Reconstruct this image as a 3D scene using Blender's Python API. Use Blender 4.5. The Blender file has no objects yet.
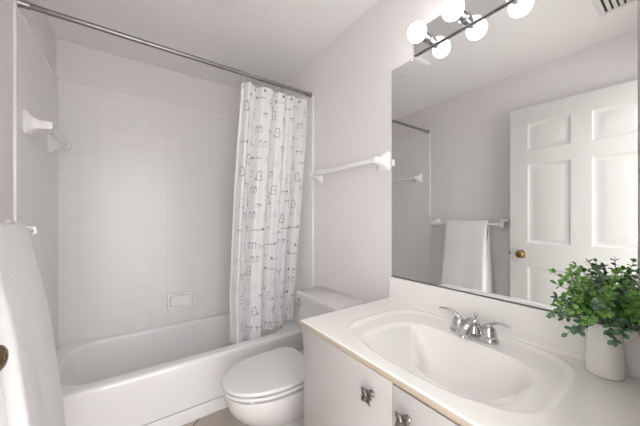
import bpy, bmesh, math, random
from mathutils import Vector, Matrix

# ------------------------------------------------------------------ camera, world, light, exposure
SC = bpy.context.scene
COL = SC.collection
PI = math.pi
random.seed(7)

W = 1.524          # left wall face to mirror face
WR = 1.530         # right wall face
YF = 0.03          # front wall inner face
YB = 2.491         # back wall face
H = 2.432          # ceiling
YT = 1.677         # tile edge on the side walls

camd = bpy.data.cameras.new('camera')
camd.sensor_width = 36.0
camd.lens = 268.31 / 640 * 36.0
camd.shift_y = 5.08 / 640
camd.clip_start = 0.01
cam = bpy.data.objects.new('camera', camd)
COL.objects.link(cam)
cam.location = (0.4075, 0.0, 1.2279)
cam.rotation_euler = (PI / 2, 0, -math.radians(35.18))
SC.camera = cam

world = bpy.data.worlds.new('world')
SC.world = world
world.use_nodes = True
world.node_tree.nodes['Background'].inputs[0].default_value = (1.0, 0.985, 0.98, 1)
world.node_tree.nodes['Background'].inputs[1].default_value = 2.8

BULB_STRENGTH = 5.6
SC.view_settings.view_transform = 'Standard'
SC.view_settings.look = 'None'
SC.view_settings.gamma = 1.0
SC.view_settings.use_curve_mapping = False
SC.view_settings.exposure = 0.98
SC.cycles.max_bounces = 14
SC.cycles.diffuse_bounces = 8
SC.cycles.glossy_bounces = 6
SC.cycles.sample_clamp_indirect = 6.0

# ------------------------------------------------------------------ helpers
def root_of(o):
    while o.parent:
        o = o.parent
    return o

def tag(o, label=None, cat=None, group=None, kind=None):
    if label: o['label'] = label
    if cat: o['category'] = cat
    if group: o['group'] = group
    if kind: o['kind'] = kind
    return o

def thing(name, label, cat, loc, group=None, kind=None):
    o = bpy.data.objects.new(name, None)
    o.empty_display_size = 0.05
    o.location = loc
    COL.objects.link(o)
    return tag(o, label, cat, group, kind)

def obj(name, bm, mats, parent=None, loc=None, smooth=35, label=None):
    """link a bmesh authored in world coordinates as one mesh object"""
    bmesh.ops.recalc_face_normals(bm, faces=bm.faces)
    me = bpy.data.meshes.new(name)
    if parent is not None:
        off = root_of(parent).location
        bm.transform(Matrix.Translation(-off))
    elif loc is not None:
        bm.transform(Matrix.Translation(-Vector(loc)))
    bm.to_mesh(me)
    bm.free()
    if not isinstance(mats, (list, tuple)):
        mats = [mats]
    for m in mats:
        me.materials.append(m)
    if smooth:
        for p in me.polygons:
            p.use_smooth = True
        me.set_sharp_from_angle(angle=math.radians(smooth))
    o = bpy.data.objects.new(name, me)
    COL.objects.link(o)
    if parent is not None:
        o.parent = parent
    elif loc is not None:
        o.location = loc
    if label: o['label'] = label
    return o

def B():
    return bmesh.new()

def box(bm, x0, x1, y0, y1, z0, z1, bev=0.0, seg=3, mi=0):
    r = bmesh.ops.create_cube(bm, size=1.0)
    vs = r['verts']
    for v in vs:
        v.co = Vector((x0 + (v.co.x + .5) * (x1 - x0), y0 + (v.co.y + .5) * (y1 - y0), z0 + (v.co.z + .5) * (z1 - z0)))
    fs = list({f for v in vs for f in v.link_faces})
    if bev > 0:
        es = list({e for v in vs for e in v.link_edges})
        r = bmesh.ops.bevel(bm, geom=es, offset=bev, segments=seg, affect='EDGES', profile=0.5)
        fs = list(set(f for f in fs if f.is_valid) | set(r['faces']))
    for f in fs:
        if f.is_valid: f.material_index = mi
    return bm

def loft(bm, rings, cap0=True, cap1=True, closed=True, mi=0):
    """rings: lists of points with equal counts"""
    vr = [[bm.verts.new(p) for p in ring] for ring in rings]
    n = len(vr[0])
    for a, b in zip(vr[:-1], vr[1:]):
        for i in range(n if closed else n - 1):
            j = (i + 1) % n
            f = bm.faces.new((a[i], a[j], b[j], b[i]))
            f.material_index = mi
    if cap0: bm.faces.new(vr[0][::-1]).material_index = mi
    if cap1: bm.faces.new(vr[-1]).material_index = mi
    return vr

def frame_axes(d):
    d = d.normalized()
    up = Vector((0, 0, 1)) if abs(d.z) < .95 else Vector((1, 0, 0))
    a = d.cross(up).normalized()
    return a, d.cross(a).normalized()

def tube(bm, pts, rad, n=16, cap=True, mi=0, flat=1.0):
    """swept round tube; rad a number or one per point; flat squashes the second axis"""
    pts = [Vector(p) for p in pts]
    if not isinstance(rad, (list, tuple)): rad = [rad] * len(pts)
    rings = []
    prev = None
    for i, p in enumerate(pts):
        d = pts[min(i + 1, len(pts) - 1)] - pts[max(i - 1, 0)]
        a, b = frame_axes(d)
        if prev is not None:
            a = (prev - d.normalized() * prev.dot(d.normalized())).normalized()
            b = d.normalized().cross(a)
        prev = a
        rings.append([p + a * math.cos(2 * PI * k / n) * rad[i] + b * math.sin(2 * PI * k / n) * rad[i] * flat for k in range(n)])
    loft(bm, rings, cap, cap, mi=mi)
    return bm

def lathe(bm, origin, axis, prof, n=32, mi=0, cap=True):
    """prof: (radius, height along axis)"""
    o = Vector(origin); d = Vector(axis).normalized()
    a, b = frame_axes(d)
    rings = [[o + d * h + (a * math.cos(2 * PI * k / n) + b * math.sin(2 * PI * k / n)) * max(r, 1e-4) for k in range(n)] for r, h in prof]
    loft(bm, rings, cap, cap, mi=mi)
    return bm

def rrect(x0, x1, y0, y1, r, seg=8):
    """rounded rectangle, counter-clockwise from the +x,-y corner"""
    r = max(min(r, (x1 - x0) / 2 - 1e-4, (y1 - y0) / 2 - 1e-4), 1e-4)
    out = []
    for cx, cy, a0 in ((x1 - r, y0 + r, -PI / 2), (x1 - r, y1 - r, 0), (x0 + r, y1 - r, PI / 2), (x0 + r, y0 + r, PI)):
        for k in range(seg + 1):
            a = a0 + PI / 2 * k / seg
            out.append((cx + r * math.cos(a), cy + r * math.sin(a)))
    return out

def sstep(t):
    t = min(max(t, 0.0), 1.0)
    return t * t * (3 - 2 * t)

def interp(tab, v):
    for (a, b), (c, d) in zip(tab[:-1], tab[1:]):
        if (a <= v <= c) or (a >= v >= c):
            return b + (d - b) * (v - a) / (c - a)
    return tab[0][1] if abs(v - tab[0][0]) < abs(v - tab[-1][0]) else tab[-1][1]

# ------------------------------------------------------------------ materials
def mat(name, col, rough=.5, metal=0.0, bump=0.0, bscale=200.0, spec=.5, coat=0.0, var=0.0, vscale=6.0, sub=0.0, trans=0.0):
    m = bpy.data.materials.new(name)
    m.use_nodes = True
    nt = m.node_tree
    p = nt.nodes['Principled BSDF']
    p.inputs['Base Color'].default_value = (*col, 1)
    p.inputs['Roughness'].default_value = rough
    p.inputs['Metallic'].default_value = metal
    p.inputs['Specular IOR Level'].default_value = spec
    p.inputs['Coat Weight'].default_value = coat
    p.inputs['Coat Roughness'].default_value = 0.08
    p.inputs['Transmission Weight'].default_value = trans
    tc = nt.nodes.new('ShaderNodeTexCoord')
    if var > 0:
        no = nt.nodes.new('ShaderNodeTexNoise')
        no.inputs['Scale'].default_value = vscale
        no.inputs['Detail'].default_value = 4
        nt.links.new(tc.outputs['Object'], no.inputs['Vector'])
        mx = nt.nodes.new('ShaderNodeMix'); mx.data_type = 'RGBA'
        mx.inputs[6].default_value = (*[c * (1 - var) for c in col], 1)
        mx.inputs[7].default_value = (*[min(c * (1 + var), 1) for c in col], 1)
        nt.links.new(no.outputs['Fac'], mx.inputs[0])
        nt.links.new(mx.outputs[2], p.inputs['Base Color'])
    if bump > 0:
        nb = nt.nodes.new('ShaderNodeTexNoise')
        nb.inputs['Scale'].default_value = bscale
        nb.inputs['Detail'].default_value = 3
        nt.links.new(tc.outputs['Object'], nb.inputs['Vector'])
        bp = nt.nodes.new('ShaderNodeBump')
        bp.inputs['Strength'].default_value = bump
        bp.inputs['Distance'].default_value = 0.002
        nt.links.new(nb.outputs['Fac'], bp.inputs['Height'])
        nt.links.new(bp.outputs['Normal'], p.inputs['Normal'])
    return m

def tile_mat(name, axes, size, offs, col, grout, gw, rough, bump=.35, var=0.0, rot=0.0, vscale=9.0, groutfade=1.0):
    """square tiles from object coordinates: grout lines, pillowed edges, slight tone change per tile"""
    m = bpy.data.materials.new(name); m.use_nodes = True
    nt = m.node_tree; N = nt.nodes; L = nt.links
    p = N['Principled BSDF']; p.inputs['Roughness'].default_value = rough
    tc = N.new('ShaderNodeTexCoord')
    mp = N.new('ShaderNodeMapping'); mp.inputs['Rotation'].default_value = (0, 0, rot)
    L.new(tc.outputs['Object'], mp.inputs['Vector'])
    sp = N.new('ShaderNodeSeparateXYZ'); L.new(mp.outputs['Vector'], sp.inputs[0])
    def M(op, a, b=None):
        n = N.new('ShaderNodeMath'); n.operation = op
        for i, v in enumerate((a, b)):
            if v is None: continue
            if isinstance(v, (int, float)): n.inputs[i].default_value = v
            else: L.new(v, n.inputs[i])
        return n.outputs[0]
    ds, ids = [], []
    for ax, of in zip(axes, offs):
        u = M('DIVIDE', M('ADD', sp.outputs[ax], of), size)
        fr = M('FRACT', u)
        ids.append(M('FLOOR', u))
        ds.append(M('MINIMUM', fr, M('SUBTRACT', 1.0, fr)))
    d = M('MULTIPLY', M('MINIMUM', *ds), size)
    mr = N.new('ShaderNodeMapRange'); mr.interpolation_type = 'SMOOTHSTEP'
    mr.inputs['From Min'].default_value = gw * .35; mr.inputs['From Max'].default_value = gw
    L.new(d, mr.inputs['Value'])
    cb = N.new('ShaderNodeCombineXYZ'); L.new(ids[0], cb.inputs[0]); L.new(ids[1], cb.inputs[1])
    wn = N.new('ShaderNodeTexWhiteNoise'); wn.noise_dimensions = '3D'; L.new(cb.outputs[0], wn.inputs['Vector'])
    no = N.new('ShaderNodeTexNoise'); no.inputs['Scale'].default_value = vscale; no.inputs['Detail'].default_value = 5
    L.new(tc.outputs['Object'], no.inputs['Vector'])
    t = M('ADD', M('MULTIPLY', wn.outputs['Value'], .4), M('MULTIPLY', no.outputs['Fac'], .6))
    mx = N.new('ShaderNodeMix'); mx.data_type = 'RGBA'
    mx.inputs[6].default_value = (*[c * (1 - var) for c in col], 1)
    mx.inputs[7].default_value = (*[min(c * (1 + var), 1) for c in col], 1)
    L.new(t, mx.inputs[0])
    m2 = N.new('ShaderNodeMix'); m2.data_type = 'RGBA'
    m2.inputs[6].default_value = (*grout, 1)
    L.new(mr.outputs[0], m2.inputs[0]); L.new(mx.outputs[2], m2.inputs[7])
    L.new(m2.outputs[2], p.inputs['Base Color'])
    bp = N.new('ShaderNodeBump'); bp.inputs['Strength'].default_value = bump; bp.inputs['Distance'].default_value = 0.002
    L.new(mr.outputs[0], bp.inputs['Height']); L.new(bp.outputs['Normal'], p.inputs['Normal'])
    return m

M_wall = mat('wall_paint', (.76, .737, .733), .65, bump=.06, bscale=180)
M_ceil = mat('ceiling_paint', (.84, .83, .825), .8, bump=.08, bscale=220)
TS = .108
tile_args = dict(size=TS, col=(.775, .765, .76), grout=(.735, .722, .715), gw=.0030, rough=.3, bump=.12, var=.015, vscale=3.0)
M_tile_side = tile_mat('wall_tile_side', axes=(1, 2), offs=(.0, -.048), **tile_args)
M_tile_back = tile_mat('wall_tile_back', axes=(0, 2), offs=(.0, -.048), **tile_args)
M_floor = tile_mat('floor_tile', axes=(0, 1), offs=(.06, .05), size=.33, col=(.45, .39, .34), grout=(.15, .125, .11), gw=.006, rough=.4,
                   bump=.4, var=.22, rot=math.radians(45), vscale=8.0)
M_trim = mat('trim_paint', (.80, .78, .765), .35, bump=.03)
M_tub = mat('tub_enamel', (.83, .825, .825), .14, coat=.4, var=.01)
M_porc = mat('porcelain', (.66, .645, .635), .10, coat=.5, var=.008)
M_seat = mat('seat_plastic', (.71, .705, .70), .25, var=.006)
M_cer = mat('ceramic', (.84, .835, .83), .12, coat=.3, var=.01)
M_plast = mat('white_plastic', (.80, .80, .81), .3, var=.01)
M_chrome = mat('chrome', (.60, .60, .615), .07, 1.0, var=.01)
M_brush = mat('brushed_steel', (.31, .30, .29), .33, 1.0, bump=.05, bscale=400, var=.04)
M_pewter = mat('pewter', (.30, .28, .27), .32, 1.0, var=.12, vscale=60, bump=.08, bscale=150)
M_brass = mat('aged_brass', (.26, .18, .085), .25, 1.0, var=.15, vscale=40)
M_marble = mat('cultured_marble', (.86, .845, .82), .13, coat=.4, var=.012, vscale=7)
M_edge = mat('tan_edge', (.43, .36, .29), .35, var=.05, vscale=20)
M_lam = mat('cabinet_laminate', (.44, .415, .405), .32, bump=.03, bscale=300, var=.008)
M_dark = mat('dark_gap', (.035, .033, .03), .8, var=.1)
M_curt = mat('curtain_vinyl', (.74, .74, .75), .38, bump=.05, bscale=60, var=.008)
M_ink = mat('grey_ink', (.26, .26, .28), .6, var=.35, vscale=25)
M_ink2 = mat('pale_ink', (.50, .50, .52), .6, var=.15, vscale=25)
M_towel = mat('terry_cloth', (.78, .78, .785), .95, bump=1.0, bscale=110, var=.02, vscale=40, spec=.1)
M_hem = mat('towel_band', (.76, .76, .765), .9, bump=.3, bscale=300, spec=.1, var=.01)
M_mirror = mat('mirror_silver', (.86, .872, .868), .0, 1.0)
M_glassedge = mat('glass_edge', (.008, .045, .055), .5, var=.2)
M_steel_dark = mat('dark_channel', (.07, .07, .07), .3, .8, var=.1)
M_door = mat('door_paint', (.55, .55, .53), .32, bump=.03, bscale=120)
M_vase = mat('vase_glaze', (.80, .785, .765), .25, coat=.2, var=.02, bump=.05, bscale=40)
M_clear = mat('clear_plastic', (.85, .85, .86), .15, trans=.5)
M_metalgrille = mat('register_paint', (.74, .73, .72), .4, var=.01)
M_stem = mat('stem', (.10, .13, .045), .6, var=.2, vscale=60)
def leaf_mat(name, a, b):
    m = bpy.data.materials.new(name); m.use_nodes = True
    nt = m.node_tree; p = nt.nodes['Principled BSDF']; p.inputs['Roughness'].default_value = .42
    tc = nt.nodes.new('ShaderNodeTexCoord'); no = nt.nodes.new('ShaderNodeTexNoise')
    no.inputs['Scale'].default_value = 38; nt.links.new(tc.outputs['Object'], no.inputs['Vector'])
    cr = nt.nodes.new('ShaderNodeValToRGB')
    cr.color_ramp.elements[0].position = .35; cr.color_ramp.elements[0].color = (*a, 1)
    cr.color_ramp.elements[1].position = .65; cr.color_ramp.elements[1].color = (*b, 1)
    nt.links.new(no.outputs['Fac'], cr.inputs[0]); nt.links.new(cr.outputs[0], p.inputs['Base Color'])
    return m
M_leafA = leaf_mat('leaf_fresh', (.085, .23, .04), (.23, .45, .10))
M_leafB = leaf_mat('leaf_bluish', (.06, .14, .075), (.17, .29, .16))
M_bulb = bpy.data.materials.new('bulb_glow'); M_bulb.use_nodes = True
_nt = M_bulb.node_tree; _nt.nodes.clear()
_e = _nt.nodes.new('ShaderNodeEmission'); _o = _nt.nodes.new('ShaderNodeOutputMaterial')
_lw = _nt.nodes.new('ShaderNodeRGB'); _lw.outputs[0].default_value = (1.0, .975, .955, 1)
_e.inputs['Strength'].default_value = BULB_STRENGTH
_nt.links.new(_lw.outputs[0], _e.inputs['Color']); _nt.links.new(_e.outputs[0], _o.inputs['Surface'])

# ------------------------------------------------------------------ room shell
def struct(name, bm, m, label, cat, smooth=0, loc=None):
    o = obj(name, bm, m, smooth=smooth, loc=loc)
    return tag(o, label, cat, kind='structure')

struct('floor', box(B(), -.12, 1.65, -2.2, 2.61, -.06, 0), M_floor, 'beige ceramic tile bathroom floor with dark grout', 'floor')
struct('ceiling', box(B(), -.12, 1.65, -.09, 2.61, H, H + .08), M_ceil, 'flat white painted bathroom ceiling', 'ceiling')
wl = struct('wall_left', box(B(), -.12, 0, -.09, 2.61, 0, H), M_wall, 'painted left wall with the towel bar, tiled beside the tub', 'wall')
wb = struct('wall_back', box(B(), 0, WR, YB, 2.61, 0, H), M_wall, 'back wall above the bathtub, tiled nearly to the ceiling', 'wall')
wr = struct('wall_right', box(B(), WR, 1.65, -.09, 2.61, 0, H), M_wall, 'painted right wall behind mirror, vanity and toilet', 'wall')
bm = B()
DX0, DX1, DZ = .052, .905, 2.095
box(bm, 0, DX0, -.09, YF, 0, H); box(bm, DX1, WR, -.09, YF, 0, H); box(bm, DX0, DX1, -.09, YF, DZ, H)
wf = struct('wall_front', bm, M_wall, 'front wall with the open doorway', 'wall')
# tile fields (child skins of the walls), raised 7 mm with a rounded bullnose edge
ZT = 2.155
o = obj('tile_surround', box(B(), 0, .007, YT + .02, YB, .36, ZT - .012), M_tile_side, wl, smooth=0)
o = obj('tile_surround', box(B(), 0.007, WR - .007, YB - .007, YB, .36, ZT - .012), M_tile_back, wb, smooth=0)
o = obj('tile_surround', box(B(), WR - .007, WR, YT + .02, YB, .36, ZT - .012), M_tile_side, wr, smooth=0)
def bull(x0, x1, y0, y1, z0, z1, par):
    obj('tile_edge', box(B(), x0, x1, y0, y1, z0, z1, .0055, 4), M_cer, par)
bull(-.004, .009, YT, YT + .021, 0.0, ZT, wl); bull(-.004, .009, YT + .01, YB, ZT - .016, ZT + .003, wl)
bull(0, WR, YB - .009, YB + .004, ZT - .016, ZT + .003, wb)
bull(WR - .009, WR + .004, YT - .006, YT + .021, 0.0, ZT, wr); bull(WR - .009, WR + .004, YT + .01, YB, ZT - .016, ZT + .003, wr)
# baseboards and door casing
struct('baseboard_right', box(B(), WR - .012, WR, .965, YT - .01, 0, .085, .004), M_trim, 'low white baseboard behind the toilet', 'baseboard', 30)
struct('baseboard_left', box(B(), 0, .012, .14, YT - .005, 0, .085, .004), M_trim, 'low white baseboard under the hanging towel', 'baseboard', 30)
bm = B()
for yy0, yy1 in ((YF, YF + .004), (-.105, -.09)):
    box(bm, DX1 + .0, DX1 + .055, yy0, yy1, 0, DZ + .055, .002); box(bm, DX0 - .055, DX1 + .055, yy0, yy1, DZ, DZ + .055, .002)
    box(bm, DX0 - .055, DX0, yy0, yy1, 0, DZ + .055, .002)
box(bm, DX0, DX0 + .012, -.09, YF, 0, DZ); box(bm, DX1 - .012, DX1, -.09, YF, 0, DZ); box(bm, DX0, DX1, -.09, YF, DZ - .012, DZ)
struct('trim_1', bm, M_trim, 'white painted casing around the doorway', 'trim', 30)

# ------------------------------------------------------------------ door (open against the left wall)
HX, HY = .072, .062
dth = math.atan2(.0730, .81)
du = Vector((math.sin(dth), math.cos(dth), 0)); dn = Vector((math.cos(dth), -math.sin(dth), 0))
def DP(u, n, z): return Vector((HX, HY, 0)) + du * u + dn * n + Vector((0, 0, z))
door = thing('door_1', 'white six-panel door standing open along the left wall, brass knob', 'door', (HX, HY, 0), kind='structure')
DW, DH, DT = .824, 2.083, .035
def dbox(bm, u0, u1, n0, n1, z0, z1):
    loft(bm, [[DP(u0, n0, z), DP(u1, n0, z), DP(u1, n1, z), DP(u0, n1, z)] for z in (z0, z1)])
bm = B()
RC = .009
z_rows = [(.012 + .22, .853), (1.035, 1.643), (1.752, 1.957)]
cols = [(.118, .361), (.466, .711)]
dbox(bm, 0, DW, -DT + RC, -RC, .012, DH)
for n0, n1 in ((-RC, 0), (-DT, -DT + RC)):
    for u0, u1 in ((0, cols[0][0]), (cols[0][1], cols[1][0]), (cols[1][1], DW)):
        dbox(bm, u0, u1, n0, n1, .012, DH)
    zr = [.012] + [z for r in z_rows for z in r] + [DH]
    for i in range(0, len(zr), 2):
        for c in cols:
            dbox(bm, c[0], c[1], n0, n1, zr[i], zr[i + 1])
    sg = 1 if n1 == 0 else -1
    base = -RC if n1 == 0 else -DT + RC
    for (u0, u1) in cols:
        for (z0, z1) in z_rows:
            rings = []
            for ins, n in ((0.0, RC), (.004, RC * .75), (.012, .0025), (.020, .0), (.034, .0005), (.058, .0062), (.062, .0066)):
                nn = base + sg * n
                rings.append([DP(u0 + ins, nn, z0 + ins), DP(u1 - ins, nn, z0 + ins), DP(u1 - ins, nn, z1 - ins), DP(u0 + ins, nn, z1 - ins)])
            loft(bm, rings, False, True)
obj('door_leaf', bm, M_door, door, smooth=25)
KU, KZ = .752, .947
bm = B()
lathe(bm, DP(KU, -DT - .03, KZ), dn, [(.001, 0), (.018, .001), (.026, .012), (.022, .024), (.012, .03)], 24)
lathe(bm, DP(KU, 0, KZ), dn, [(.0325, 0), (.0325, .003), (.028, .007), (.015, .010), (.0125, .018), (.0135, .026), (.022, .031), (.0275, .040), (.0282, .047), (.0255, .055), (.019, .060), (.010, .0625), (.001, .063)], 36)
kn = obj('door_knob', bm, M_brass, door, label='aged brass knob')
bm = B(); lathe(bm, DP(KU, .0625, KZ), dn, [(.006, 0), (.006, .0015), (.003, .002), (.001, .002)], 12)
obj('lock_button', bm, M_brass, kn)
bm = B(); dbox(bm, DW, DW + .0012, -DT * .82, -DT * .18, KZ - .028, KZ + .028); dbox(bm, DW, DW + .010, -DT * .65, -DT * .35, KZ - .008, KZ + .008)
obj('latch_plate', bm, M_brass, door, smooth=0)
for zh in (.22, 1.03, 1.84):
    bm = B(); tube(bm, [DP(-.006, .004, zh - .045), DP(-.006, .004, zh + .045)], .006, 12)
    obj('hinge', bm, M_brass, door)

# ------------------------------------------------------------------ bathtub
YA = 1.764
ZR = .368
tub = thing('bathtub', 'white enamelled alcove bathtub along the tiled back wall', 'bathtub', (.765, 2.12, 0))
bm = B()
X0, X1, Y1 = .0075, WR - .0095, YB - .0095
def ring(x0, x1, y0, y1, r, z): return [(x, y, z) for x, y in rrect(x0, x1, y0, y1, r, 10)]
rings = [ring(X0, X1, YA + .016, Y1, .004, .091), ring(X0, X1, YA, Y1, .004, .091), ring(X0, X1, YA - .004, Y1, .004, .30)]
for k in range(7):
    a = PI / 2 * k / 6
    rings.append(ring(X0, X1, YA - .004 + .022 * (1 - math.cos(a)), Y1, .005, ZR - .022 + .022 * math.sin(a)))
rings += [ring(.062, 1.44, YA + .066, Y1 - .030, .20, ZR - .001)]
for k in range(1, 7):
    a = PI / 2 * k / 6
    s = .018 * math.sin(a)
    rings.append(ring(.062 + s, 1.44 - s * .8, YA + .066 + s, Y1 - .030 - s, .195, ZR - .001 - .018 * (1 - math.cos(a))))
rings += [ring(.115, 1.415, YA + .092, Y1 - .058, .185, .25), ring(.165, 1.395, YA + .105, Y1 - .072, .17, .15), ring(.21, 1.375, YA + .118, Y1 - .085, .15, .085),
          ring(.25, 1.35, YA + .14, Y1 - .105, .13, .062), ring(.30, 1.31, YA + .18, Y1 - .145, .10, .055)]
loft(bm, rings, False, True)
obj('tub_body', bm, M_tub, tub, smooth=40)
obj('base_strip', box(B(), X0, X1, YA + .003, YA + .03, 0, .082, .003), M_tub, tub)
bm = B(); lathe(bm, (1.26, 2.12, .0545), (0, 0, 1), [(.034, 0), (.034, .003), (.026, .004), (.024, .002), (.002, .002)], 24)
obj('drain', bm, M_chrome, tub)

# ------------------------------------------------------------------ soap dish in the back wall
yb = YB - .007
SX, SZ = .738, .551
bm = B()
def rr(hw, hh, r, d): return [(SX + x, yb - d, SZ + z) for x, z in rrect(-hw, hw, -hh, hh, r, 6)]
loft(bm, [rr(.092, .066, .016, 0), rr(.092, .066, .016, .020), rr(.089, .063, .016, .028), rr(.082, .056, .015, .031), rr(.073, .047, .012, .028), rr(.069, .043, .010, .016),
          rr(.063, .037, .009, .002), rr(.02, .012, .006, .001)], True, True)
bm2 = bm
obj('soap_dish', bm2, M_cer, loc=(SX, yb, SZ))
sd = bpy.data.objects['soap_dish']
tag(sd, 'white ceramic recessed soap dish on the tile above the tub', 'soap dish')
for k in range(4):
    obj('ridge', box(B(), SX - .045 + k * .026, SX - .039 + k * .026, yb - .013, yb - .003, SZ - .041, SZ - .034, .0015), M_cer, sd)

# ------------------------------------------------------------------ shower rod, rings and curtain
RY, RZ = 1.70, 2.160
rod = thing('shower_rod', 'brushed steel curtain rod spanning the tub from wall to wall', 'curtain rod', (.765, RY, RZ))
bm = B(); tube(bm, [(.46, RY, RZ), (WR - .012, RY, RZ)], .0125, 24)
obj('outer_pole', bm, M_brush, rod)
bm = B(); tube(bm, [(.012, RY, RZ), (.47, RY, RZ)], .0125, 24); obj('pole', bm, M_brush, rod)
for x, s in ((.0075, 1), (WR - .0075, -1)):
    bm = B(); lathe(bm, (x, RY, RZ), (s, 0, 0), [(.019, 0), (.019, .004), (.0165, .008), (.0165, .036), (.0145, .039), (.0130, .04)], 28)
    obj('end_cap', bm, M_brush, rod)

CT = 2.105      # curtain top
def cz_bottom(u): return .335 + .050 * sstep((u - .36) / .16) + .055 * sstep((u - .55) / .45)
def cS(u, t):
    """curtain surface: u across, t from top (0) to bottom (1)"""
    z = CT + (cz_bottom(u) - CT) * t
    xl = interp([(2.2, .990), (2.1, .988), (1.75, .972), (1.34, .962), (.66, .963), (.3, .976)], z)
    xr = 1.511
    A = .023 + .017 * sstep(t * 1.6)
    ph = 2 * PI * (5.2 * u + .22 * math.sin(2 * PI * u * 1.3 + .5) + .05 * math.sin(3.0 * t + 4 * u))
    fold = math.sin(ph) + .32 * math.sin(2.3 * ph + 1.0 + 1.2 * t)
    x = xl + (xr - xl) * (u + .010 * math.sin(ph + 1.1))
    ybase = RY - .004 + .092 * (CT - z) / (CT - .37) * 1.0 + .106 * sstep((CT - z) / (CT - .37))
    scal = -.006 * (1 - abs(math.sin(PI * u * 7.0))) * max(0, 1 - t * 25)
    y = ybase + A * fold * (.75 + .25 * math.sin(7 * u))
    return Vector((min(x, WR - .012), y, z + scal))
def cN(u, t):
    e = 1e-3
    a = cS(u + e, t) - cS(u - e, t); b = cS(u, t + e) - cS(u, t - e)
    n = a.cross(b).normalized()
    return n if n.y < 0 else -n
NU, NT = 220, 60
bm = B()
g = [[bm.verts.new(cS(i / NU, j / NT)) for i in range(NU + 1)] for j in range(NT + 1)]
for j in range(NT):
    for i in range(NU):
        bm.faces.new((g[j][i], g[j][i + 1], g[j + 1][i + 1], g[j + 1][i]))
bmesh.ops.recalc_face_normals(bm, faces=bm.faces)
# thin cloth thickness
r = bmesh.ops.solidify(bm, geom=bm.faces[:], thickness=.0012)
# printed line sketches: ribbons that follow the cloth
arc = [0.0]
for i in range(NU):
    arc.append(arc[-1] + (cS((i + 1) / NU, .4) - cS(i / NU, .4)).length)
CL = arc[-1]
def u_of(s):
    s = min(max(s, .003), CL - .003)
    for i in range(NU):
        if arc[i + 1] >= s:
            return (i + (s - arc[i]) / (arc[i + 1] - arc[i])) / NU
    return 1.0
def cP(s, z):
    u = u_of(s)
    t = (CT - z) / (CT - cz_bottom(u))
    t = min(max(t, .002), .998)
    return cS(u, t) + cN(u, t) * .0022
def stroke(pts, w, mi):
    """pts in cloth coordinates (s, z)"""
    dense = []
    for (a, b), (c, d) in zip(pts[:-1], pts[1:]):
        n = max(1, int(math.hypot(c - a, d - b) / .006))
        for k in range(n): dense.append((a + (c - a) * k / n, b + (d - b) * k / n))
    dense.append(pts[-1])
    prev = None
    for i, (a, b) in enumerate(dense):
        i0, i1 = max(i - 1, 0), min(i + 1, len(dense) - 1)
        tx, tz = dense[i1][0] - dense[i0][0], dense[i1][1] - dense[i0][1]
        l = math.hypot(tx, tz) or 1
        nx, nz = -tz / l * w / 2, tx / l * w / 2
        v = (bm.verts.new(cP(a + nx, b + nz)), bm.verts.new(cP(a - nx, b - nz)))
        if prev:
            f = bm.faces.new((prev[0], prev[1], v[1], v[0])); f.material_index = mi
        prev = v
def arcpts(cx, cz, rx, rz, a0, a1, n=10):
    return [(cx + rx * math.cos(a0 + (a1 - a0) * k / n), cz + rz * math.sin(a0 + (a1 - a0) * k / n)) for k in range(n + 1)]
def dot(cx, cz, r, mi): stroke([(cx - r, cz), (cx + r, cz)], 2 * r, mi)
def motif(kind, s, z, fl, mi):
    T = lambda pts: [(s + a * .88 * fl, z + b * .82) for a, b in pts]
    if kind == 0:      # upright sitting animal, seen from behind
        stroke(T([(-.018, -.035), (-.022, .0), (-.014, .028), (-.016, .042), (-.008, .036), (.006, .036), (.012, .043), (.012, .028), (.020, .0), (.018, -.035), (-.018, -.035)]), .0042, mi)
        stroke(T([(.018, -.034), (.032, -.030), (.034, -.012)]), .006, 1)
        stroke(T([(-.012, -.004), (-.004, .004)]), .007, 1)
    elif kind == 1:    # stretched-out animal: round head and a long back line
        stroke(T([(-.055, -.004), (.040, -.004)]), .0042, mi)
        stroke(T([(.032, .002), (.052, .004)]), .017, 1)
        stroke(T([(.034, .010), (.036, .018), (.042, .012), (.048, .018), (.050, .010)]), .0042, 1)
        stroke(T([(-.03, .006), (.02, .010)]), .003, 2)
    elif kind == 2:    # face: ears and whiskers
        stroke(T([(-.024, .016), (-.012, .004), (-.002, .012), (.010, .004), (.022, .016)]), .0058, 1)
        stroke(T(arcpts(0, -.006, .018, .014, PI, 2 * PI)), .0036, 2)
        stroke(T([(-.006, -.004), (.006, -.004)]), .006, mi)
        stroke(T([(-.034, -.006), (-.018, -.004)]), .0028, 2); stroke(T([(.018, -.004), (.034, -.006)]), .0028, 2)
    elif kind == 3:    # scribbled fluffy animal in pale line
        for q in range(7):
            a = q * .9
            stroke(T([(.024 * math.cos(a), .022 * math.sin(a)), (.03 * math.cos(a + .5), .03 * math.sin(a + .5)), (.018 * math.cos(a + .9), .02 * math.sin(a + .9))]), .0034, 2)
        stroke(T([(-.006, .003), (.006, .003)]), .005, mi)
    elif kind == 4:    # two small animals side by side
        for q in (-.02, .02):
            stroke(T([(q - .010, -.028), (q - .012, .010), (q - .008, .022), (q + .008, .022), (q + .010, .010), (q + .010, -.028)]), .0038, mi)
            stroke(T([(q - .006, .012), (q + .004, .012)]), .007, 1)
        stroke(T([(-.03, -.03), (.034, -.03)]), .0036, 2)
    else:              # walking animal with raised tail
        stroke(T([(-.034, .030), (-.030, .006), (.018, .006), (.028, .018), (.036, .010), (.028, -.002), (.022, -.026)]), .0042, mi)
        stroke(T([(-.028, .004), (-.026, -.026)]), .0042, mi); stroke(T([(-.014, -.004), (.010, -.004)]), .003, 2)
        stroke(T([(.024, .012), (.034, .012)]), .009, 1)
rnd = random.Random(11)
ncol = max(5, int(CL / .105)); dsx = CL / ncol
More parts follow.
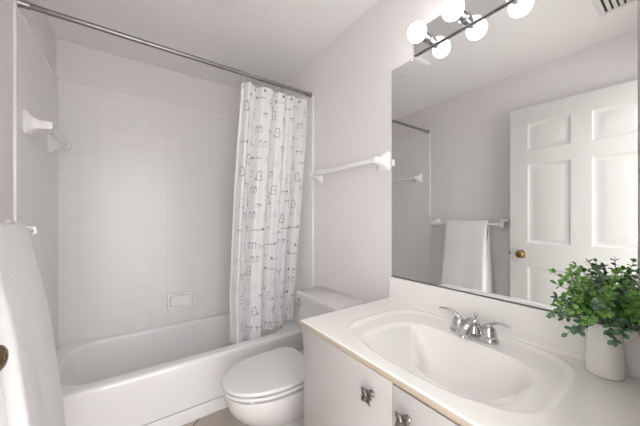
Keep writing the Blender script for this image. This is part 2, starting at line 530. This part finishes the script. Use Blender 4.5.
rows = 17; dz = (CT - .06 - .36) / rows
for rr_ in range(rows):
    for c in range(ncol):
        s = (c + .5 + (.25 if rr_ % 2 else -.2)) * dsx + rnd.uniform(-.012, .012)
        z = CT - .075 - rr_ * dz + rnd.uniform(-.022, .022)
        if s < .045 or s > CL - .045 or z < .40: continue
        motif(rnd.choice([0, 0, 1, 1, 2, 3, 4, 5]), s, z, rnd.choice([-1, 1]), rnd.choice([1, 1, 2]))
cur = obj('shower_curtain', bm, [M_curt, M_ink, M_ink2], loc=(1.245, 1.75, .33), smooth=60)
tag(cur, 'white vinyl shower curtain printed with grey animal sketches, hanging into the tub', 'shower curtain')
# a ring of the rod goes through a metal eyelet in the top hem
for k in range(8):
    u = .035 + .93 * k / 7
    p = cS(u, .014); n = cN(u, .014)
    bm = B(); lathe(bm, p + n * .0015, n, [(.0045, 0), (.0085, 0), (.0085, .0014), (.0045, .0014)], 16, cap=False)
    lathe(bm, p + n * .0012, n, [(.0046, 0), (.0046, .0005), (.001, .0006)], 12, mi=1)
    obj('eyelet', bm, [M_brush, M_dark], cur)
    bm = B()
    cen = Vector((p.x, (RY * .6 + p.y * .4), (RZ + .016 + p.z) / 2))
    ra, rb = (RZ + .017 - p.z) / 2, max(.017, abs(p.y - RY) * .6 + .015)
    pts = [(cen.x + .003 * math.sin(a), RY + (p.y - RY) * .5 * (1 - math.sin(a)) * .6 + rb * math.cos(a), cen.z + ra * math.sin(a)) for a in [2 * PI * q / 28 for q in range(29)]]
    tube(bm, pts, .0016, 8, cap=False)
    ro = obj('curtain_ring', bm, M_clear, loc=(cen.x, RY, RZ))
    nth = ('first', 'second', 'third', 'fourth', 'fifth', 'sixth', 'seventh', 'eighth')[k]
    tag(ro, 'clear plastic curtain ring on the steel rod, %s from the left' % nth, 'curtain ring', 'curtain rings on the shower rod')

# ------------------------------------------------------------------ ceramic towel bars
def towel_bar(name, label, xw, sgn, y0, y1, z, reach, hb, pw=.045, ph=.054, group='ceramic towel bars'):
    """xw wall face, sgn direction away from the wall"""
    t = thing(name, label, 'towel bar', (xw, (y0 + y1) / 2, z), group)
    for yy in (y0, y1):
        bm = B()
        prof = [(0, pw, ph), (.007, pw, ph), (.011, pw * .93, ph * .93), (.018, pw * .72, ph * .74), (.028, pw * .52, ph * .54), (.042, pw * .40, ph * .40),
                (reach - .02, .0175, .0195), (reach + .008, .0175, .0190), (reach + .014, .0155, .0165), (reach + .017, .010, .011)]
        loft(bm, [[(xw + sgn * d, yy + a, z + b) for a, b in rrect(-w, w, -h, h, min(w, h) * .42, 5)] for d, w, h in prof])
        obj('post', bm, M_cer, t)
    bm = B()
    box(bm, xw + sgn * reach - hb, xw + sgn * reach + hb, y0 + .012, y1 - .012, z - hb, z + hb, .0035, 3)
    obj('bar', bm, M_plast, t)
    return t
towel_bar('towel_bar', 'white ceramic towel bar above the toilet, beside the mirror', WR, -1, .988, 1.600, 1.533, .066, .0125)
towel_bar('towel_bar', 'white ceramic towel bar inside the tiled tub alcove', .007, 1, 1.820, 2.260, 1.674, .076, .0112)
towel_bar('towel_bar', 'white ceramic towel bar holding the white bath towel', .0, 1, .965, 1.610, 1.176, .070, .0092, .042, .046)

# ------------------------------------------------------------------ bath towel
def towel():
    t = thing('bath_towel', 'white terry bath towel folded over the left wall bar', 'towel', (.07, 1.27, .38))
    prof = [(.030, .41), (.029, .60), (.028, .80), (.030, 1.0), (.036, 1.15), (.044, 1.19), (.056, 1.207), (.070, 1.212), (.085, 1.204), (.098, 1.172), (.112, 1.10), (.122, 1.05), (.134, .95), (.143, .88),
            (.155, .76), (.163, .69), (.172, .58), (.180, .47), (.186, .385), (.180, .373), (.128, .374), (.113, .55), (.105, .70), (.096, .86), (.087, 1.02), (.084, 1.12), (.0825, 1.176), (.0822, 1.187), (.070, 1.1905),
            (.0578, 1.187), (.0575, 1.176), (.060, 1.12), (.072, 1.02), (.082, .86), (.090, .70), (.097, .55), (.108, .41), (.102, .40), (.04, .402)]
    NY = 44
    bm = B()
    rg = []
    for j in range(NY + 1):
        f = j / NY
        ring_ = []
        for i, (x, z) in enumerate(prof):
            dn_ = (1.2 - z)
            ya, yb_ = 1.082 - .040 * dn_, 1.452 + .020 * dn_
            y = ya + (yb_ - ya) * f
            x = x + max(0, .03 - abs(z - .5) * .03) * .35 if z < 1.0 and x > .06 else x
            wv = .0025 * math.sin(7 * f + 2.5 * z) + .001 * math.sin(17 * f + 5 * z)
            wv *= min(1, dn_ * 3)
            k = 1 if 5 < i < 21 else .4
            e = min(f, 1 - f) * NY
            rnd_ = 0.010 * (1 - math.sqrt(max(0, 1 - max(0, 1 - e / 3.0) ** 2)))
            xx = x + (wv * k if x > .06 else wv * .15)
            if z < 1.17 and x > .06:
                mid = .5 * (interp([(1.2, .097), (.38, .186)], z) + interp([(1.2, .083), (.38, .166)], z))
                xx += (mid - xx) * min(1, rnd_ / .012)
            ring_.append((xx, y, z))
        rg.append(ring_)
    loft(bm, rg)
    obj('cloth', bm, M_towel, t, smooth=70)
    bm = B()
    rg = []
    for j in range(NY + 1):
        f = j / NY
        ring_ = []
        for z in (.425, .432, .462, .469):
            dn_ = 1.2 - z
            ya, yb_ = 1.083 - .040 * dn_, 1.451 + .020 * dn_
            wv = .0025 * math.sin(7 * f + 2.5 * z) + .001 * math.sin(17 * f + 5 * z)
            ring_.append((interp([(.47, .180), (.385, .186)], z) + wv + (.0022 if .43 < z < .465 else -.001), ya + (yb_ - ya) * f, z))
        rg.append(ring_)
    loft(bm, rg, False, False, closed=False)
    obj('woven_band', bm, M_hem, t, smooth=50)
towel()

# ------------------------------------------------------------------ toilet
TY = 1.325
toi = thing('toilet', 'white two-piece toilet with closed lid between tub and vanity', 'toilet', (1.15, TY, 0))
def egg(xf, xb, hw, z, n=48, xm=None, pb=2.0, yc=TY):
    """egg outline: front tip xf, back xb, widest at xm"""
    xm = xm if xm is not None else xf + (xb - xf) * .56
    out = []
    for k in range(n):
        a = 2 * PI * k / n
        c, s = math.cos(a), math.sin(a)
        if c < 0: x = xm + (xm - xf) * -abs(c) ** (2 / 2.1); y = hw * math.copysign(abs(s) ** (2 / 2.1), s)
        else: x = xm + (xb - xm) * abs(c) ** (2 / pb); y = hw * math.copysign(abs(s) ** (2 / pb), s)
        out.append((x, yc + y, z))
    return out
bm = B()
loft(bm, [egg(.945, 1.46, .112, 0, xm=1.2, pb=3.5), egg(.945, 1.46, .112, .018, xm=1.2, pb=3.5), egg(.955, 1.455, .098, .045, xm=1.2, pb=3.5), egg(.965, 1.45, .090, .10, xm=1.18, pb=3.2),
          egg(.945, 1.45, .098, .15, xm=1.16, pb=3), egg(.885, 1.455, .130, .19, xm=1.13, pb=3), egg(.832, 1.47, .157, .24, xm=1.09, pb=3), egg(.797, 1.49, .176, .29, xm=1.06, pb=3.4),
          egg(.783, 1.50, .183, .33, xm=1.05, pb=4), egg(.782, 1.505, .184, .358, xm=1.05, pb=4.5), egg(.784, 1.505, .182, .367, xm=1.05, pb=4.5), egg(.806, 1.50, .160, .372, xm=1.05, pb=4.5)])
obj('bowl', bm, M_porc, toi, smooth=50)
def slab(name, xf, xb, hw, z0, z1, m, r=.007, pb=4.0, dome=0.0):
    bm = B()
    rings = []
    for k in range(6):
        a = PI / 2 * k / 5
        d = r * (1 - math.sin(a)); rings.append(egg(xf + d, xb - d, hw - d, z0 + r * (1 - math.cos(a)), 56, pb=pb, xm=1.03))
    for k in range(6):
        a = PI / 2 * k / 5
        d = r * (1 - math.cos(a)); rings.append(egg(xf + d, xb - d, hw - d, z1 - r + r * math.sin(a), 56, pb=pb, xm=1.03))
    if dome:
        for f in (.9, .7, .45, .2, .05):
            c = (xf + xb) / 2
            rings.append([(c + (x - c) * f, TY + (y - TY) * f, z1 + dome * (1 - f * f)) for x, y, z in egg(xf + r, xb - r, hw - r, 0, 56, pb=pb, xm=1.03)])
    loft(bm, rings)
    return obj(name, bm, m, toi, smooth=50)
slab('seat', .773, 1.245, .184, .3815, .397, M_seat, .004)
slab('lid', .769, 1.238, .184, .4055, .424, M_seat, .006, 6.0, .004)
for k, (bx, by) in enumerate(((.86, -.12), (.86, .12), (1.16, -.14), (1.16, .14))):
    for z0, z1 in ((.369, .3815), (.397, .4055)):
        bm = B(); box(bm, bx, bx + .03, TY + by - .008, TY + by + .008, z0, z1, .001)
        obj('bumper', bm, M_seat, toi)
for s in (-1, 1):
    bm = B(); tube(bm, [(1.262, TY + s * .07 - .022, .409), (1.262, TY + s * .07 + .022, .409)], .011, 16)
    lathe(bm, (1.272, TY + s * .07, .372), (0, 0, 1), [(.014, 0), (.014, .03), (.012, .036), (.002, .037)], 20)
    obj('seat_hinge', bm, M_chrome, toi, label='chrome seat hinge')
bm = B()
def trect(x0, x1, y0, y1, r, z): return [(x, y, z) for x, y in rrect(x0, x1, y0, y1, r, 6)]
loft(bm, [trect(1.345, 1.520, 1.150, 1.550, .03, .373), trect(1.340, 1.522, 1.145, 1.555, .03, .386), trect(1.325, 1.522, 1.132, 1.562, .03, .60), trect(1.322, 1.522, 1.130, 1.564, .03, .712)])
obj('tank', bm, M_porc, toi, smooth=50)
bm = B()
loft(bm, [trect(1.322, 1.524, 1.128, 1.566, .03, .708), trect(1.310, 1.525, 1.118, 1.574, .026, .713), trect(1.309, 1.525, 1.117, 1.575, .026, .731), trect(1.312, 1.523, 1.120, 1.572, .026, .739),
          trect(1.319, 1.518, 1.127, 1.565, .024, .743)])
obj('tank_lid', bm, M_porc, toi, smooth=50)
bm = B()
lathe(bm, (1.3235, 1.535, .684), (-1, 0, 0), [(.014, 0), (.014, .006), (.010, .009), (.007, .020), (.001, .021)], 20)
tube(bm, [(1.305, 1.542, .684), (1.301, 1.52, .682), (1.300, 1.49, .678), (1.300, 1.468, .675)], [.0065, .0075, .0065, .006], 12)
obj('flush_lever', bm, M_chrome, toi, label='chrome flush lever')
bm = B()
tube(bm, [(WR - .004, 1.600, .17), (1.475, 1.600, .17)], .010, 14); tube(bm, [(1.478, 1.600, .16), (1.478, 1.600, .215)], .009, 14)
lathe(bm, (WR - .001, 1.600, .17), (-1, 0, 0), [(.026, 0), (.025, .003), (.012, .006)], 20)
tube(bm, [(1.478, 1.600, .21), (1.478, 1.60, .28), (1.47, 1.575, .32), (1.465, 1.52, .345), (1.465, 1.515, .377)], .0048, 10)
obj('water_supply', bm, M_chrome, toi, label='chrome supply valve and hose')

# ------------------------------------------------------------------ vanity cabinet
VY0, VY1 = YF + .005, .930
FX = 1.0005
van = thing('vanity_cabinet', 'white laminate vanity cabinet with two doors under the sink', 'cabinet', (1.25, .49, 0))
bm = B()
box(bm, FX, FX + .018, VY0, VY1, .10, .785); box(bm, FX + .018, WR - .002, VY1 - .016, VY1, .0, .785); box(bm, FX + .018, WR - .002, VY0, VY0 + .016, .0, .785)
box(bm, FX + .018, WR - .002, VY0 + .016, VY1 - .016, .09, .105); box(bm, WR - .012, WR - .002, VY0 + .016, VY1 - .016, .105, .70)
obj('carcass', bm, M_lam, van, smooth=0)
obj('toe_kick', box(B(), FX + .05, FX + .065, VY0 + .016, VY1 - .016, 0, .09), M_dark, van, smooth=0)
for (a, b, ky) in ((.4785, VY1 - .001, .551), (VY0 + .004, .4760, .428)):
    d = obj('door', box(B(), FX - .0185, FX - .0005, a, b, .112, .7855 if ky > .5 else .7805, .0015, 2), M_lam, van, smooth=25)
    bm = B()
    kx, kz = FX - .0185, .718
    lathe(bm, (kx, ky, kz), (-1, 0, 0), [(.0105, 0), (.0105, .003), (.007, .006), (.0055, .012), (.0065, .017), (.009, .019)], 20)
    def kring(dd, h, c):   # square face with pulled corners
        return [(kx - dd - .0035 * math.sin(2 * t) ** 2, ky + y, kz + z) for (t, y, z) in kpts(h, c)]
    def kpts(h, c):
        out = []
        for k in range(40):
            t = 2 * PI * k / 40
            cs, sn = math.cos(t), math.sin(t)
            rad = h / max(abs(cs), abs(sn))
            diag = (rad / h - 1) / (math.sqrt(2) - 1)
            rad *= (1 - c) + c * (.35 + .65 * diag)
            out.append((t, rad * cs, rad * sn))
        return out
    loft(bm, [kring(.017, .010, .04), kring(.0205, .0193, .08), kring(.0235, .0197, .08), kring(.0245, .0182, .07), kring(.0236, .008, .04), kring(.0232, .002, .0)])
    obj('knob', bm, M_pewter, d, label='square pewter knob')

# ------------------------------------------------------------------ countertop with moulded sink
CX0, CX1, CY0, CY1, CZ = .980, WR - .001, YF + .003, .957, .8075
SCX, SCY = 1.252, .492
BOWL = [(1.354, .283), (1.356, .688), (1.28, .636), (1.115, .500), (1.082, .41), (1.10, .325), (1.17, .270), (1.30, .258)]
BEDGE = []
for (ax, ay), (bx, by) in zip(BOWL, BOWL[1:] + BOWL[:1]):
    L_ = math.hypot(bx - ax, by - ay)
    BEDGE.append((ax, ay, -(by - ay) / L_, (bx - ax) / L_))      # inward normals
def bowl_in(x, y):
    """smoothed distance to the inner bowl's lip, positive inside"""
    if not (.99 < x < 1.45 and .16 < y < .78): return -1.0
    k = .020
    ds = [(x - ax) * nx + (y - ay) * ny for ax, ay, nx, ny in BEDGE]
    m = min(ds)
    return m - k * math.log(sum(math.exp(-(d - m) / k) for d in ds))
def ctop(x, y):
    z = CZ
    # outer shell outline: raised bead, then a shallow recessed deck that fades out towards the front
    ex, ey = (x - 1.262) / .222, (y - .498) / .304
    ro = (abs(ex) ** 4.0 + abs(ey) ** 3.4) ** (1 / 3.7)
    lip = (1 - ro) * .22
    fade = sstep((x - 1.03) / .10)
    z += fade * (.0020 * math.exp(-((lip + .006) / .0055) ** 2) - .0055 * sstep((lip + .002) / .012))
    # basin: straight back and right side, long sloping left end
    bx = (x - 1.200) / (.160 if x > 1.2 else .165)
    by = (y - .478) / (.226 if y < .478 else .238)
    rb = (abs(bx) ** 3.6 + abs(by) ** 3.0) ** (1 / 3.3)
    if rb < 1.06:
        depth = .006 * sstep((1.05 - rb) / .10)
        if rb < 1:
            depth += .022 * (1 - rb ** 1.6)
        d = bowl_in(x, y)
        if d > -.03:
            q = min((d + .03) / .145, 1.0)
            depth += .122 * (1 - (1 - q) ** 2.3) * sstep((d + .03) / .075)
        z -= depth
    return z
cnt = thing('sink_countertop', 'white cultured marble countertop with moulded sink and tan front edge', 'countertop', (1.25, .49, CZ))
bm = B()
NX, NYY = 130, 214
er = .006
xs = [CX0 + er + (CX1 - CX0 - er) * i / NX for i in range(NX + 1)]
ys = [CY0 + (CY1 - er - CY0) * j / NYY for j in range(NYY + 1)]
gv = [[bm.verts.new((x, y, ctop(x, y))) for x in xs] for y in ys]
for j in range(NYY):
    for i in range(NX):
        bm.faces.new((gv[j][i], gv[j][i + 1], gv[j + 1][i + 1], gv[j + 1][i]))
# rounded front and left-end edges, then the tan edge band
def skirt(line, nrm, steps):
    prev = line
    for (off, z, mi) in steps:
        cur_ = [bm.verts.new((base[0] + nrm(v)[0] * off, base[1] + nrm(v)[1] * off, z)) for v, base in zip(line, bases)]
        for a, b, c, d in zip(prev[:-1], prev[1:], cur_[1:], cur_[:-1]):
            f = bm.faces.new((a, b, c, d)); f.material_index = mi
        prev = cur_
line = [gv[j][0] for j in range(NYY + 1)] + [gv[NYY][i] for i in range(1, NX + 1)]
bases = [(v.co.x, v.co.y) for v in line]
def nrm(v):
    x, y = v.co.x, v.co.y
    fx = abs(x - xs[0]) < 1e-6; fy = abs(y - ys[-1]) < 1e-6
    return (-1 if fx else 0, 1 if fy else 0)
bmesh.ops.recalc_face_normals(bm, faces=bm.faces)
skirt(line, nrm, [(er * .5, CZ - er * .14, 0), (er * .87, CZ - er * .5, 0), (er, CZ - er * .9, 1), (er, CZ - .0185, 1), (er * .8, CZ - .0205, 1), (-.03, CZ - .0205, 1)])
obj('counter_slab', bm, [M_marble, M_edge], cnt, smooth=40)
bm = B()
box(bm, W - .020, W + .004, CY0, .934, CZ - .012, .924, .003, 3)
# cove where the splash meets the top
prof = [(W - .020, CZ + .010), (W - .0212, CZ + .006), (W - .0235, CZ + .0025), (W - .028, CZ + .0005), (W - .028, CZ - .004), (W - .018, CZ - .004), (W - .018, CZ + .010)]
loft(bm, [[(x, yy, z) for x, z in prof] for yy in (CY0 + .001, .933)])
obj('backsplash', bm, M_marble, cnt, smooth=35)
zb = ctop(1.215, .43)
bm = B(); lathe(bm, (1.215, .43, zb), (0, 0, 1), [(.022, -.001), (.022, .0025), (.018, .0035), (.016, .002), (.014, .0045), (.006, .006), (.001, .006)], 24)
obj('drain', bm, M_chrome, cnt)

# ------------------------------------------------------------------ faucet
FY, FXC = .473, 1.418
FZ = ctop(FXC, FY) + .0005
fau = thing('faucet', 'chrome two-handle faucet at the back of the sink', 'faucet', (FXC, FY, FZ))
bm = B()
def fr_(hx, hy, r, z): return [(FXC + x, FY + y, FZ + z) for x, y in rrect(-hx, hx, -hy, hy, r, 8)]
loft(bm, [fr_(.027, .081, .027, .0004), fr_(.028, .082, .028, .003), fr_(.027, .081, .027, .010), fr_(.023, .077, .023, .016), fr_(.017, .070, .017, .0185)])
obj('base_plate', bm, M_chrome, fau)
for s, tipy, rise in ((1, .123, .022), (-1, -.118, .026)):
    bm = B(); yy = FY + s * .051
    lathe(bm, (FXC, yy, FZ + .014), (0, 0, 1), [(.0255, 0), (.0265, .004), (.0260, .010), (.0245, .018), (.0225, .026), (.0195, .034), (.014, .041), (.007, .045), (.001, .046)], 28)
    h = obj('handle', bm, M_chrome, fau)
    bm = B()
    z0 = FZ + .014 + .040
    t_ = FY + tipy
    pts = [(FXC, yy - s * .006, z0 - .004), (FXC - .002, yy + s * .010, z0 + .010), (FXC - .004, yy + s * .028, z0 + .0185), (FXC - .007, yy + s * .048, z0 + .0205), (FXC - .009, t_, z0 + .0175)]
    tube(bm, pts, [.010, .0095, .0078, .0072, .0055], 14, flat=.55)
    obj('lever', bm, M_chrome, h)
bm = B()
sp = [(FXC + .020, FY, FZ + .012), (FXC + .016, FY, FZ + .040), (FXC + .002, FY, FZ + .054), (FXC - .018, FY, FZ + .058), (FXC - .040, FY, FZ + .051), (FXC - .062, FY, FZ + .040), (FXC - .080, FY, FZ + .029), (FXC - .084, FY, FZ + .026)]
tube(bm, sp, [.022, .0205, .0195, .0195, .0205, .0215, .0220, .0205], 24, flat=.62)
lathe(bm, (FXC + .002, FY, FZ + .012), (0, 0, 1), [(.026, 0), (.0255, .006), (.022, .018), (.016, .032)], 24)
spt = obj('spout', bm, M_chrome, fau)
bm = B(); tube(bm, [(FXC - .070, FY, FZ + .030), (FXC - .074, FY, FZ + .014)], [.0105, .0105], 18)
obj('aerator', bm, M_chrome, spt)
bm = B(); tube(bm, [(FXC + .020, FY, FZ + .016), (FXC + .020, FY, FZ + .070)], .0028, 10)
lathe(bm, (FXC + .020, FY, FZ + .066), (0, 0, 1), [(.003, 0), (.006, .003), (.0068, .008), (.005, .012), (.001, .013)], 16)
obj('lift_rod', bm, M_chrome, fau)

# ------------------------------------------------------------------ mirror
MY0, MY1, MZ0, MZ1 = .0975, .9315, .9262, 1.9995
mir = thing('wall_mirror', 'large frameless mirror on the right wall above the sink', 'mirror', (W, .51, MZ0))
bm = B(); box(bm, W, WR - .0005, MY0, MY1, MZ0, MZ1)
for f in bm.faces:
    f.material_index = 0 if f.normal.x < -.9 else 1
bm.normal_update()
for f in bm.faces:
    f.material_index = 0 if f.calc_center_median().x < W + 1e-5 else 1
obj('mirror_glass', bm, [M_mirror, M_glassedge], mir, smooth=0)
obj('bottom_channel', box(B(), W - .0022, W + .004, MY0, MY1, MZ0 - .0020, MZ0 + .0014), M_steel_dark, mir, smooth=0)
bm = B(); box(bm, W - .004, W + .003, .806, .819, MZ1 - .011, MZ1 + .004, .0015)
obj('clip', bm, M_clear, mir)

# ------------------------------------------------------------------ vanity light
LY0, LY1, LZ0, LZ1 = .158, .792, 2.003, 2.116
lgt = thing('vanity_light', 'chrome bar light with four globe bulbs above the mirror', 'light fixture', (WR, .475, 2.06))
bm = B()
loft(bm, [[(x, y, z) for y, z in rrect(LY0 + i, LY1 - i, LZ0 + i, LZ1 - i, .003, 3)] for x, i in ((WR - .0005, 0), (1.514, 0), (1.5115, .0025))])
obj('back_plate', bm, M_chrome, lgt, smooth=25)
for k in range(4):
    yy = .713 - .1595 * k
    bm = B()
    lathe(bm, (1.512, yy, 2.046), (-1, 0, -.09), [(.024, 0), (.024, .003), (.0185, .006), (.0185, .046), (.0165, .048)], 24)
    sk = obj('lamp_socket', bm, M_chrome, lgt)
    bm = B()
    c = Vector((1.428, yy, 2.038)); R_ = .0395
    prof = [(.0135, -.038), (.0145, -.036)] + [(R_ * math.sin(a), -R_ * math.cos(a)) for a in [.42 + (PI - .42) * q / 18 for q in range(19)]]
    lathe(bm, c, (-1, 0, 0), prof, 32)
    obj('globe_bulb', bm, M_bulb, sk, smooth=80)

# ------------------------------------------------------------------ ceiling fittings
fan = thing('exhaust_fan', 'white square exhaust fan cover on the ceiling', 'exhaust fan', (.90, 1.36, H))
bm = B()
loft(bm, [trect(.748, 1.050, 1.208, 1.510, .008, H), trect(.748, 1.050, 1.208, 1.510, .008, H - .012), trect(.758, 1.040, 1.218, 1.500, .008, H - .020)])
obj('fan_cover', bm, M_ceil, fan, smooth=30)
reg = thing('ceiling_register', 'white louvred air register on the ceiling near the door', 'air vent', (.47, .22, H))
RX0, RX1, RY0, RY1 = .352, .652, .115, .345
bm = B()
for x0, x1, y0, y1 in ((RX0, RX1, RY0, RY0 + .026), (RX0, RX1, RY1 - .026, RY1), (RX0, RX0 + .026, RY0 + .026, RY1 - .026), (RX1 - .026, RX1, RY0 + .026, RY1 - .026)):
    box(bm, x0, x1, y0, y1, H - .008, H, .003, 2)
obj('frame', bm, M_metalgrille, reg, smooth=30)
obj('duct_opening', box(B(), RX0 + .024, RX1 - .024, RY0 + .024, RY1 - .024, H - .0012, H - .0002), M_dark, reg, smooth=0)
nb = 7
for q in range(nb):
    yq = RY0 + .030 + (RY1 - RY0 - .060) * (q + .5) / nb
    bm = B()
    loft(bm, [[(x, yq - .009, H - .0010), (x, yq + .004, H - .0075), (x, yq + .0055, H - .0070), (x, yq - .0075, H - .0005)] for x in (RX0 + .026, RX1 - .026)])
    obj('louvre', bm, M_metalgrille, reg, smooth=0)

# ------------------------------------------------------------------ vase and greenery
VX, VY, VZ = 1.452, .150, CZ + .0005
bm = B()
def vring(rx, ry, z, dx=0): return [(VX + dx + rx * math.cos(2 * PI * k / 40), VY + ry * math.sin(2 * PI * k / 40), VZ + z) for k in range(40)]
loft(bm, [vring(.033, .033, 0), vring(.037, .037, .002), vring(.0385, .0385, .008), vring(.0378, .0378, .05), vring(.0355, .0355, .09), vring(.0325, .0325, .118), vring(.0305, .0305, .132),
          vring(.031, .031, .138), vring(.0295, .0295, .1385), vring(.0285, .0285, .132), vring(.031, .031, .09), vring(.033, .033, .03), vring(.02, .02, .008)])
va = obj('vase', bm, M_vase, loc=(VX, VY, VZ), smooth=60)
tag(va, 'small white tapered ceramic vase on the countertop under the greenery', 'vase')
pl = thing('leafy_sprigs', 'bunch of green round-leaved sprigs standing in the white vase', 'plant', (VX, VY, VZ + .10))
rnd = random.Random(5)
def leaf(bm, p, d, n, L, wd, mi):
    d = d.normalized(); s = d.cross(n)
    if s.length < 1e-3: s = d.cross(Vector((1, 0, 0)))
    s.normalize(); n = s.cross(d).normalized()
    prof = [(.0, .10), (.14, .55), (.35, .92), (.58, 1.0), (.80, .74), (.94, .36), (1.0, .05)]
    rows_ = []
    for t, w in prof:
        c = p + d * (L * t) + n * (-L * .16 * t * t)
        e = s * (wd * w / 2)
        rows_.append((bm.verts.new(c - e + n * wd * w * .10), bm.verts.new(c), bm.verts.new(c + e + n * wd * w * .10)))
    for a, b in zip(rows_[:-1], rows_[1:]):
        for i in (0, 1):
            f = bm.faces.new((a[i], a[i + 1], b[i + 1], b[i])); f.material_index = mi
XL, YL = W - .006, YF + .008
base = Vector((VX, VY - .006, VZ + .109))
dirs = []
NS = 52
for k in range(NS):
    # directions spread over the upper dome and a little below the horizon
    zc = -.28 + 1.22 * (k + .5) / NS
    a = k * 2.39996 + rnd.uniform(-.25, .25)
    rr2 = math.sqrt(max(0, 1 - zc * zc))
    dirs.append(Vector((rr2 * math.cos(a), rr2 * math.sin(a), zc)))
for k, dv in enumerate(dirs):
    L = rnd.uniform(.104, .138) * (1.0 if dv.z > .1 else .92)
    if dv.z > .6: L *= 1.12
    tip = base + Vector((0, 0, .035)) + Vector((dv.x * L * (1.0 if dv.x < 0 else .45), dv.y * L * (.95 if dv.y > 0 else .82), dv.z * L * 1.14))
    p0 = base + Vector((rnd.uniform(-.009, .009), rnd.uniform(-.009, .009), -.02))
    p1 = base + Vector((rnd.uniform(-.011, .011), rnd.uniform(-.011, .011), .036))
    ctrl = p1 + Vector((dv.x * .02, dv.y * .02, .045))
    pts = [p0]
    for q in range(9):
        t = q / 8
        pts.append(p1 * (1 - t) ** 2 + ctrl * 2 * t * (1 - t) + tip * t * t)
    bm = B()
    tube(bm, pts, [.0013] * 7 + [.0011, .0009, .0007], 6, mi=2)
    mi = 1 if (dv.z < .12 and rnd.random() < .75) or rnd.random() < .2 else 0
    nl = 12
    for q in range(nl):
        t = .22 + .78 * q / (nl - 1)
        f = 1 + t * 8
        i = min(int(f), len(pts) - 2)
        p = pts[i].lerp(pts[i + 1], f - i)
        ax = (pts[i + 1] - pts[i]).normalized()
        a_, b_ = frame_axes(ax)
        ph = q * 1.7 + k
        for sgn in (0, PI):
            out_ = a_ * math.cos(ph + sgn) + b_ * math.sin(ph + sgn)
            d = (out_ * .9 + ax * .55 + Vector((0, 0, .10)) + Vector((rnd.uniform(-.2, .2), rnd.uniform(-.2, .2), rnd.uniform(-.2, .2))))
            sz = rnd.uniform(.0175, .025) * (1.0 - .25 * t)
            n = (Vector((-.35, -.25, 1.0)) + ax * .3 + Vector((rnd.uniform(-.5, .5), rnd.uniform(-.5, .5), 0)))
            leaf(bm, p, d, n, sz, sz * .74, mi)
    leaf(bm, pts[-1], (pts[-1] - pts[-2]) + Vector((0, 0, .003)), Vector((-.5, -.3, 1)), .016, .011, mi)
    for v in bm.verts:      # bent back by the mirror and the front wall
        if v.co.x > XL: v.co.x = XL - .15 * (v.co.x - XL)
        if v.co.y < YL: v.co.y = YL + .15 * (YL - v.co.y)
        if v.co.z < .935 and v.co.x > 1.500: v.co.x = 1.500
        rv = math.hypot(v.co.x - VX, v.co.y - VY)
        if v.co.z < VZ + .142 and .016 < rv < .040: v.co.z = VZ + .1425
    obj('sprig', bm, [M_leafA, M_leafB, M_stem], pl, smooth=60)
